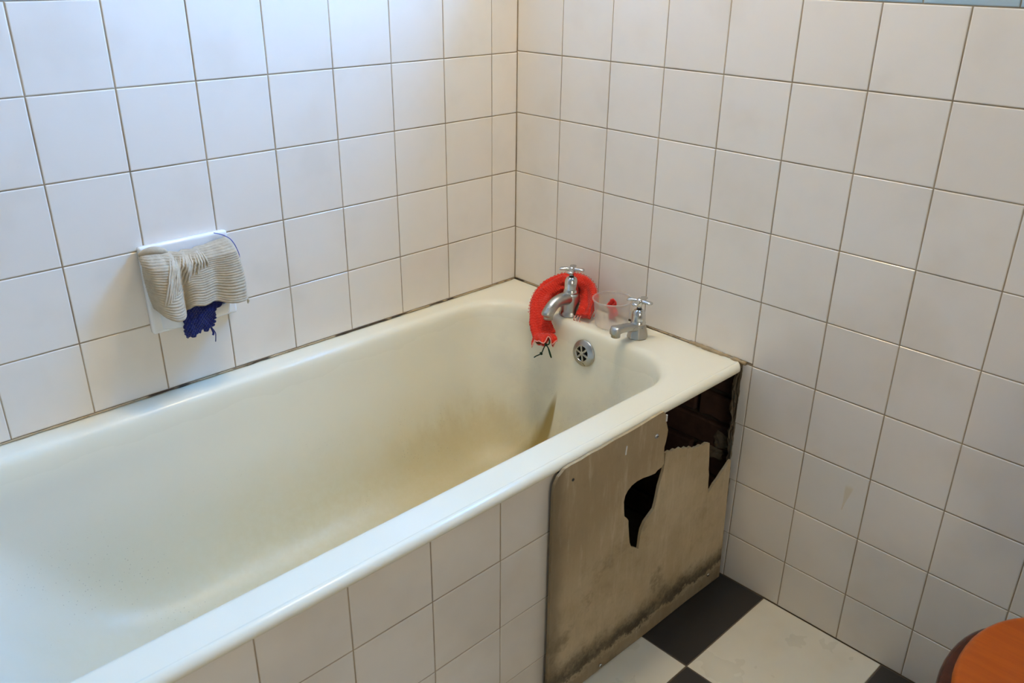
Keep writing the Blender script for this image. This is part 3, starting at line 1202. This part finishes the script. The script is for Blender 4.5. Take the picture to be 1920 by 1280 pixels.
# ------------------------------------------------------------------ red net draped around the far tap
red = empty('knitted_net', (-0.10, -0.23, RIM), 'red knitted net bag draped round the far tap', 'net bag')
RP = [(-0.172, -0.285, 0.556), (-0.158, -0.256, 0.579), (-0.128, -0.226, 0.606), (-0.092, -0.212, 0.630), (-0.058, -0.228, 0.651), (-0.043, -0.262, 0.660),
      (-0.042, -0.298, 0.655), (-0.056, -0.326, 0.637), (-0.076, -0.341, 0.617), (-0.092, -0.345, 0.603)]
RW = [0.028, 0.027, 0.026, 0.026, 0.025, 0.024, 0.024, 0.025, 0.026, 0.026]
NP, NK = 260, 96
path = smooth_path([(*p, w_) for p, w_ in zip(RP, RW)], NP)
ctr = Vector((-0.095, -0.292, 0.590))
v, f = [], []
red_frames = []
for i, q in enumerate(path):
    p = Vector(q[:3])
    a = Vector(path[max(i-1, 0)][:3])
    b = Vector(path[min(i+1, NP)][:3])
    tg = (b-a).normalized()
    radial = p-ctr
    wd = (radial-tg*radial.dot(tg)).normalized()
    nn = tg.cross(wd).normalized()
    red_frames.append((p, tg, wd, nn))
    s = i/NP
    hw = q[3]*(1+0.10*noise.noise((s*9, 0, 0))+0.05*noise.noise((s*31, 0, 0)))
    ht = 0.0095*(1+0.4*noise.noise((s*7, 2, 0)))
    for k in range(NK):
        an = 2*PI*k/NK
        ca, sa = math.cos(an), math.sin(an)
        ca = math.copysign(abs(ca)**0.85, ca)
        # soft lengthwise folds + knit stitches
        fold = 0.0036*math.sin(an*3+s*7)+0.0026*math.sin(an*5-s*12)+0.004*noise.noise((s*14, ca*2.5, sa*2.5))
        stitch = 0.0007*math.sin(i*2*PI/4.3+2.2*abs(((k % 8)-4)/4))
        fuzz = 0.0012*noise.noise((i*0.7, k*0.7, 5.0))
        d = fold*abs(sa)+stitch+fuzz
        pt = p+wd*(ca*(hw+d))+nn*(sa*(ht+d))
        if pt.z < RIM+0.001 and pt.x > -0.118:
            pt.z = RIM+0.001
        pt.x = min(pt.x, -0.004)
        # keep clear of the tap body
        dx, dy = pt.x+0.080, pt.y+0.286
        rr = math.hypot(dx, dy)
        if rr < 0.0225 and pt.z < 0.70:
            kx = 0.0225/max(rr, 1e-5)
            pt.x, pt.y = -0.080+dx*kx, -0.286+dy*kx
        dx, dy = pt.x+0.058, pt.y+0.404        # and of the plastic tub
        rr = math.hypot(dx, dy)
        if rr < 0.0525 and pt.z < RIM+0.076:
            kx = 0.0525/max(rr, 1e-5)
            pt.x, pt.y = min(-0.058+dx*kx, -0.004), -0.404+dy*kx
        v.append(tuple(pt))
for i in range(NP):
    for k in range(NK):
        a, b = i*NK+k, i*NK+(k+1) % NK
        f.append((a, b, b+NK, a+NK))
f.append(tuple(range(NK))[::-1])
f.append(tuple(NP*NK+k for k in range(NK)))
mesh_obj('net', v, f, 'red_yarn', red, True, red.location[:])
# loops of yarn along the two edges
loops = []
for i in range(6, NP-6, 5):
    p, tg, wd, nn = red_frames[i]
    hw = path[i][3]
    for sgn in (1,):
        c = p+wd*(hw+0.0005)*sgn
        pts = []
        for q in range(7):
            a = PI*q/6
            pts.append(c+tg*(0.0026*math.cos(a))+wd*sgn*(0.0022*math.sin(a))+nn*0.001*math.sin(i))
        if min(q.z for q in pts) > RIM+0.002 and max(q.x for q in pts) < -0.004:
            loops.append(([tuple(q) for q in pts], 0.0007))
tubes('edge_loop', loops, 'red_yarn', red, 5)

# gathered mouth of the net with its pale edge
p, tg, wd, nn = red_frames[0]
dirn = (-tg*0.75+Vector((-0.25, -0.1, -0.75))).normalized()
u1 = (wd-dirn*wd.dot(dirn)).normalized()
u2_ = dirn.cross(u1).normalized()
NR, NL = 96, 12
v, f = [], []
edge = []
for j in range(NL+1):
    s = j/NL
    for k in range(NR):
        a = 2*PI*k/NR
        wv = 1+0.26*s*math.sin(a*4+0.6)+0.14*s*math.sin(a*9)
        rx = (0.025+0.006*math.sin(s*PI*0.75))*(1+0.10*(wv-1)/0.3)
        ry_ = (0.010+0.016*math.sin(s*PI*0.6))*wv
        pt = p - dirn*0.004 + dirn*(0.022*s+0.006*s*math.sin(a*5+1)+0.004*s*math.sin(a*8))+u1*(rx*math.cos(a))+u2_*(ry_*math.sin(a))
        pt += Vector((noise.noise((k*0.7, j*0.9, 0)), noise.noise((k*0.7, j*0.9, 4)), noise.noise((k*0.7, j*0.9, 8))))*0.0009
        if j == NL:
            edge.append(tuple(pt))
        v.append(tuple(pt))
for j in range(NL):
    for k in range(NR):
        a, b = j*NR+k, j*NR+(k+1) % NR
        f.append((a, b, b+NR, a+NR))
ruff = mesh_obj('ruffle', v, f, 'red_yarn', red, True, red.location[:])
md = ruff.modifiers.new('thick', 'SOLIDIFY')
md.thickness = 0.0018
vv, ff = tube_data(edge+[edge[0]], 0.0016, 6)
mesh_obj('pale_edge', vv, ff, 'pink_edge', ruff, True, red.location[:])
# loose pale loops at both ends
lp = []
pe, te, we, ne = red_frames[NP]
for s in (-0.8, -0.45, -0.1):
    c = pe+we*(path[NP][3]*s)
    pts = [c+Vector((-0.010, 0, 0.004)), c+Vector((-0.013, 0.002, -0.003)), c+Vector((-0.012, 0.004, -0.009)), c+Vector((-0.010, 0.001, -0.0135))]
    pts = [Vector((q.x, q.y, max(q.z, RIM+0.0015))) for q in pts]
    lp.append((smooth_path([tuple(q) for q in pts], 10), 0.0012))
tubes('pale_loop', lp, 'pink_edge', red)
# dark green drawstring
g0 = p+dirn*0.016
knot = Vector((-0.186, -0.305, 0.541))
cords = [
    (smooth_path([tuple(p+dirn*0.012+u1*0.012+Vector((-0.012, 0, 0.008))), tuple(g0+Vector((-0.014, 0.012, -0.004))), tuple(knot+Vector((0, 0.008, 0.004))), tuple(knot)], 14), 0.0016),
    (smooth_path([tuple(knot), tuple(knot+Vector((0.001, -0.008, 0.004))), tuple(g0+Vector((-0.008, -0.024, 0.010))), tuple(p+dirn*0.010-u1*0.016+Vector((-0.006, 0, 0.008)))], 14), 0.0019),
    (smooth_path([tuple(knot+Vector((0, 0.002, 0))), tuple(knot+Vector((0.002, 0.010, -0.014))), tuple(knot+Vector((0.004, 0.020, -0.032))), tuple(knot+Vector((0.004, 0.036, -0.044))), tuple(knot+Vector((0.004, 0.044, -0.051)))], 18), 0.0016),
    (smooth_path([tuple(knot+Vector((0, -0.002, 0))), tuple(knot+Vector((0.004, -0.008, -0.014))), tuple(knot+Vector((0.006, -0.014, -0.032))), tuple(knot+Vector((0.005, -0.010, -0.026))), tuple(knot+Vector((0.003, -0.004, -0.006)))], 18), 0.0015),
]
for c_ in (knot, knot+Vector((0.004, 0.020, -0.032))):
    cords.append(([tuple(c_+Vector((0, 0.003*math.cos(a*0.9), 0.0022*math.sin(a*0.9)))) for a in range(0, 8)], 0.0021))
tubes('drawstring', cords, 'green_cord', red, 7)

# ------------------------------------------------------------------ ceramic soap holder on the left wall
HX0, HX1, HZ0, HZ1 = -1.018, -0.838, 0.724, 0.905
hold = empty('soap_holder', ((HX0+HX1)/2, 0, HZ0), 'white ceramic soap holder set into the tiled wall', 'soap holder')
bm = bmesh.new()
add_box(bm, HX0, HX1, -0.0175, 0.0, HZ0, HZ1, 0.006, 3)
bm_obj('back_plate', bm, 'porcelain', hold, True, hold.location[:])
# dish: a deep curved lip swelling out of the plate
n, mth = 28, 14
v, f = [], []
for i in range(n+1):
    s = i/n*2-1
    bulge = (1-abs(s)**4)**0.5
    for k in range(mth+1):
        q = k/mth
        # section from plate bottom, out to the lip, back down into the bowl
        sec = [(0.010, 0.729), (0.032, 0.731), (0.050, 0.737), (0.060, 0.749), (0.062, 0.761), (0.058, 0.767), (0.051, 0.763), (0.042, 0.753), (0.026, 0.748), (0.012, 0.752)]
        u = q*(len(sec)-1)
        i0 = min(int(u), len(sec)-2)
        t_ = u-i0
        yy = sec[i0][0]*(1-t_)+sec[i0+1][0]*t_
        zz = sec[i0][1]*(1-t_)+sec[i0+1][1]*t_
        yy = 0.010+(yy-0.010)*bulge
        v.append(((HX0+HX1)/2+s*0.073, -yy, zz))
for i in range(n):
    for k in range(mth):
        a = i*(mth+1)+k
        f.append((a, a+1, a+mth+2, a+mth+1))
dish = mesh_obj('dish', v, f, 'porcelain', hold, True, hold.location[:])
md = dish.modifiers.new('s', 'SUBSURF')
md.levels = md.render_levels = 1
# grip bar across the top of the dish (under the cloth)
tube('grip_bar', smooth_path([(-0.998, -0.010, 0.868), (-0.992, -0.030, 0.866), (-0.960, -0.038, 0.867), (-0.895, -0.038, 0.867), (-0.863, -0.030, 0.866), (-0.857, -0.010, 0.868)], 24), 0.008, 'porcelain', hold, 12, hold.location[:])

# ------------------------------------------------------------------ beige knitted cloth over the holder
cloth = empty('knitted_cloth', (-0.94, -0.05, 0.78), 'beige ribbed knitted cloth hung over the ceramic soap holder', 'cloth')
TOP = [(-1.022, 0.893), (-0.998, 0.893), (-0.972, 0.888), (-0.940, 0.885), (-0.905, 0.886), (-0.872, 0.890), (-0.846, 0.893)]
BOT = [(-1.024, 0.802), (-1.014, 0.787), (-0.999, 0.778), (-0.981, 0.776), (-0.967, 0.783), (-0.957, 0.794), (-0.938, 0.790), (-0.912, 0.789), (-0.886, 0.780), (-0.862, 0.776), (-0.838, 0.771)]
LEFT = [(-1.022, 0.893), (-1.027, 0.866), (-1.027, 0.830), (-1.024, 0.798)]
RIGHT = [(-0.846, 0.893), (-0.838, 0.861), (-0.834, 0.819), (-0.838, 0.771)]
NU, NV = 150, 170
top = smooth_path(TOP, NU)
bot = smooth_path(BOT, NU)
lef = smooth_path(LEFT, NV)
rig = smooth_path(RIGHT, NV)


def cloth_y(u, w_):
    """distance from the wall"""
    base = 0.026+0.036*min(1, w_/0.22)**0.7+0.020*w_**1.3
    lobe = 0.022*math.exp(-((u-0.20)/0.13)**2)*w_**0.8
    dip = -0.015*math.exp(-((u-0.385)/0.05)**2)*w_**1.3
    rfold = 0.010*math.exp(-((u-0.56)/0.10)**2)*w_+0.010*math.exp(-((u-0.86)/0.07)**2)*w_-0.007*math.exp(-((u-0.72)/0.05)**2)*w_
    puck = 0.006*math.sin(u*46)*math.exp(-((u-0.45)/0.20)**2)*math.exp(-(w_/0.35)**2)
    edge = -0.022*max(0, (0.10-u)/0.10)**2-0.020*max(0, (u-0.93)/0.07)**2
    return max(0.021, base+lobe+dip+rfold+puck+edge)


v, f = [], []
smooth_v = []
for j in range(NV+1):
    w_ = j/NV
    for i in range(NU+1):
        u = i/NU
        pt = []
        for c_ in range(2):
            a = (1-w_)*top[i][c_]+w_*bot[i][c_]+(1-u)*lef[j][c_]+u*rig[j][c_]
            a -= (1-u)*(1-w_)*TOP[0][c_]+u*(1-w_)*TOP[-1][c_]+(1-u)*w_*BOT[0][c_]+u*w_*BOT[-1][c_]
            pt.append(a)
        y = cloth_y(u, w_)
        rib = 0.0010*math.sin(w_*2*PI*25+1.5*math.sin(u*5))
        smooth_v.append((pt[0], -y, pt[1]))
        v.append((pt[0]+0.0004*noise.noise((u*90, w_*90, 0)), -(y+rib), pt[1]+0.0006*noise.noise((u*30, w_*60, 3))))
for j in range(NV):
    for i in range(NU):
        a = j*(NU+1)+i
        f.append((a, a+1, a+NU+2, a+NU+1))
cl = mesh_obj('knit', v, f, 'beige_knit', cloth, True, cloth.location[:])
md = cl.modifiers.new('thick', 'SOLIDIFY')
md.thickness = 0.0025
md.offset = -1


def on_cloth(u, w_, lift=0.002):
    i, j = min(max(int(u*NU), 0), NU), min(max(int(w_*NV), 0), NV)
    p = Vector(smooth_v[j*(NU+1)+i])
    return (p.x, p.y-lift, p.z)


# laddered strands pulled out over the middle
st = []
for k in range(17):
    c_ = k/16
    u0, w0 = 0.33+0.32*c_, 0.06+0.03*math.sin(k*1.7)
    u1_, w1 = 0.105+0.55*c_, (0.80-0.26*min(1, c_*2.2) if k < 9 else 0.56-0.03*(k-9)+0.03*math.sin(k*2.1))
    pts = [on_cloth(u0+(u1_-u0)*(s_**0.8), w0+(w1-w0)*s_, 0.0015+0.005*math.sin(s_*PI)) for s_ in [q_/14 for q_ in range(15)]]
    st.append((smooth_path(pts, 28), 0.0020))
tubes('pulled_strand', st, 'beige_thread', cloth, 6)
# rolled hem at the upper left and frayed tuft at the lower right corner
hem = [(-1.022, -0.0235, 0.893), (-1.010, -0.027, 0.898), (-0.995, -0.029, 0.8985), (-0.980, -0.028, 0.894), (-0.970, -0.027, 0.889)]
tube('rolled_hem', smooth_path(hem, 24), [0.004+0.0045*math.sin(PI*i/24) for i in range(25)], 'beige_knit', cloth, 12)
tf = []
for k in range(9):
    a = random.uniform(-0.5, 0.5)
    b0_ = Vector(on_cloth(1.0-0.012*random.random(), 0.94+0.01*k/2*0.8 if k < 6 else 0.99, 0.0))
    tf.append((smooth_path([tuple(b0_+Vector((-0.006, 0, 0.004))), tuple(b0_), tuple(b0_+Vector((0.002, -0.001, -0.004))), tuple(b0_+Vector((0.003+0.004*a, -0.002, -0.011-0.005*random.random())))], 8), 0.0013))
tubes('frayed_tuft', tf, 'beige_thread', cloth, 5)

# ------------------------------------------------------------------ navy crochet under the beige cloth
navy = empty('crochet_cloth', (-0.93, -0.07, 0.72), 'dark blue crocheted cloth hanging out of the soap holder', 'cloth')
path = [(-0.936, -0.030, 0.772, 0.050), (-0.925, -0.048, 0.782, 0.050), (-0.930, -0.061, 0.781, 0.046), (-0.938, -0.067, 0.772, 0.030), (-0.942, -0.0675, 0.755, 0.0335), (-0.944, -0.066, 0.738, 0.0320), (-0.944, -0.064, 0.7235, 0.0270)]
NU2, NV2 = 70, 90
pp = smooth_path(path, NV2)
v2, f2 = [], []
for j, (x, y, z, hw) in enumerate(pp):
    for i in range(NU2+1):
        s = i/NU2*2-1
        ed = 1+0.05*math.sin(j*0.9)*(abs(s) > 0.93)
        sk = 0.006*s*(j/NV2)
        bumpy = 0.0012*math.sin(i*2*PI/7+(PI if int(j/4) % 2 else 0))*abs(math.sin(j*PI/4))
        dz = (0.0035*noise.noise((s*3, 1, 0)) if j > NV2*0.8 else 0)*((j/NV2-0.8)/0.2)
        slope = 0.010*s*(1 if j < NV2*0.55 else max(0, 1-(j/NV2-0.55)/0.2))
        v2.append((x+s*hw*ed, y-bumpy-0.003*noise.noise((s*2.5, j*0.04, 1)), z+sk+dz*3-slope))
for j in range(NV2):
    for i in range(NU2):
        a = j*(NU2+1)+i
        f2.append((a, a+1, a+NU2+2, a+NU2+1))
nv = mesh_obj('crochet', v2, f2, 'navy_yarn', navy, True, navy.location[:])
md = nv.modifiers.new('thick', 'SOLIDIFY')
md.thickness = 0.003
md.offset = -1
tubes('hanging_yarn', [(smooth_path([(-0.921, -0.066, 0.728), (-0.918, -0.066, 0.716), (-0.920, -0.066, 0.711)], 8), 0.0022),
                       (smooth_path([(-0.918, -0.066, 0.724), (-0.914, -0.066, 0.714), (-0.914, -0.064, 0.703), (-0.915, -0.063, 0.694)], 10), 0.0010)], 'navy_yarn', navy)
tube('loose_thread', smooth_path([(-0.868, -0.021, 0.906), (-0.852, -0.0215, 0.899), (-0.838, -0.024, 0.889), (-0.829, -0.022, 0.876), (-0.821, -0.014, 0.862), (-0.815, -0.010, 0.845), (-0.815, -0.008, 0.825), (-0.818, -0.007, 0.812)], 30), 0.0009, 'blue_thread', navy, 6)

# ------------------------------------------------------------------ toilet with pine seat (only its lid and seat reach into the picture)
TY = -1.583
wc = empty('toilet', (-0.33, TY, 0), 'toilet with an orange varnished pine seat and lid', 'toilet')


def oval(cx, hx_f, hx_b, hy, z, n=64, p_=2.15):
    out_ = []
    for k in range(n):
        a = 2*PI*k/n
        c_, s_ = math.cos(a), math.sin(a)
        hx = hx_f if c_ < 0 else hx_b
        out_.append((cx+hx*math.copysign(abs(c_)**(2/p_), c_), TY+hy*math.copysign(abs(s_)**(2/p_), s_), z))
    return out_


def slab(name, cx, hf, hb_, hy, z0, z1, rr, mat):
    rg = []
    th = z1-z0
    for k in range(7):
        a = PI/2*k/6
        ins = rr*(1-math.sin(a))
        rg.append(oval(cx, hf-ins, hb_-ins, hy-ins, z0+rr*(1-math.cos(a)) if True else z0))
    for k in range(7):
        a = PI/2*k/6
        ins = rr*(1-math.cos(a))
        rg.append(oval(cx, hf-ins, hb_-ins, hy-ins, z1-rr+rr*math.sin(a)))
    rg.insert(0, oval(cx, 0.02, 0.02, 0.02, z0))
    vv, ff = loft(rg)
    ff.append(tuple(range(64))[::-1])
    return mesh_obj(name, vv, ff, mat, wc, True, wc.location[:])


bowl_r = [oval(-0.30, 0.13, 0.13, 0.10, 0.0), oval(-0.30, 0.13, 0.13, 0.10, 0.03), oval(-0.30, 0.11, 0.12, 0.085, 0.10), oval(-0.31, 0.13, 0.13, 0.10, 0.22), oval(-0.34, 0.19, 0.17, 0.16, 0.33),
          oval(-0.345, 0.215, 0.195, 0.180, 0.375), oval(-0.345, 0.215, 0.195, 0.180, 0.388), oval(-0.345, 0.20, 0.18, 0.165, 0.390), oval(-0.345, 0.12, 0.11, 0.10, 0.30)]
vv, ff = loft(bowl_r)
mesh_obj('bowl', vv, ff, 'porcelain', wc, True, wc.location[:])
slab('seat', -0.345, 0.236, 0.205, 0.214, 0.391, 0.417, 0.011, 'dark_pine')
slab('lid', -0.345, 0.224, 0.205, 0.196, 0.4185, 0.4405, 0.011, 'orange_pine')
bm = bmesh.new()
add_box(bm, -0.185, -0.004, TY-0.165, TY+0.150, 0.46, 0.80, 0.02, 3)
bm_obj('cistern', bm, 'porcelain', wc, True, wc.location[:])
bm = bmesh.new()
add_box(bm, -0.192, -0.002, TY-0.170, TY+0.155, 0.80, 0.825, 0.008, 2)
bm_obj('cistern_lid', bm, 'porcelain', wc, True, wc.location[:])
tube('flush_pipe', [(-0.09, TY, 0.47), (-0.09, TY, 0.30), (-0.16, TY, 0.27)], 0.02, 'porcelain', wc, 14)
tube('flush_lever', smooth_path([(-0.186, TY+0.10, 0.74), (-0.205, TY+0.10, 0.742), (-0.212, TY+0.085, 0.742), (-0.212, TY+0.04, 0.736)], 14), 0.006, 'chrome_bright', wc, 10)
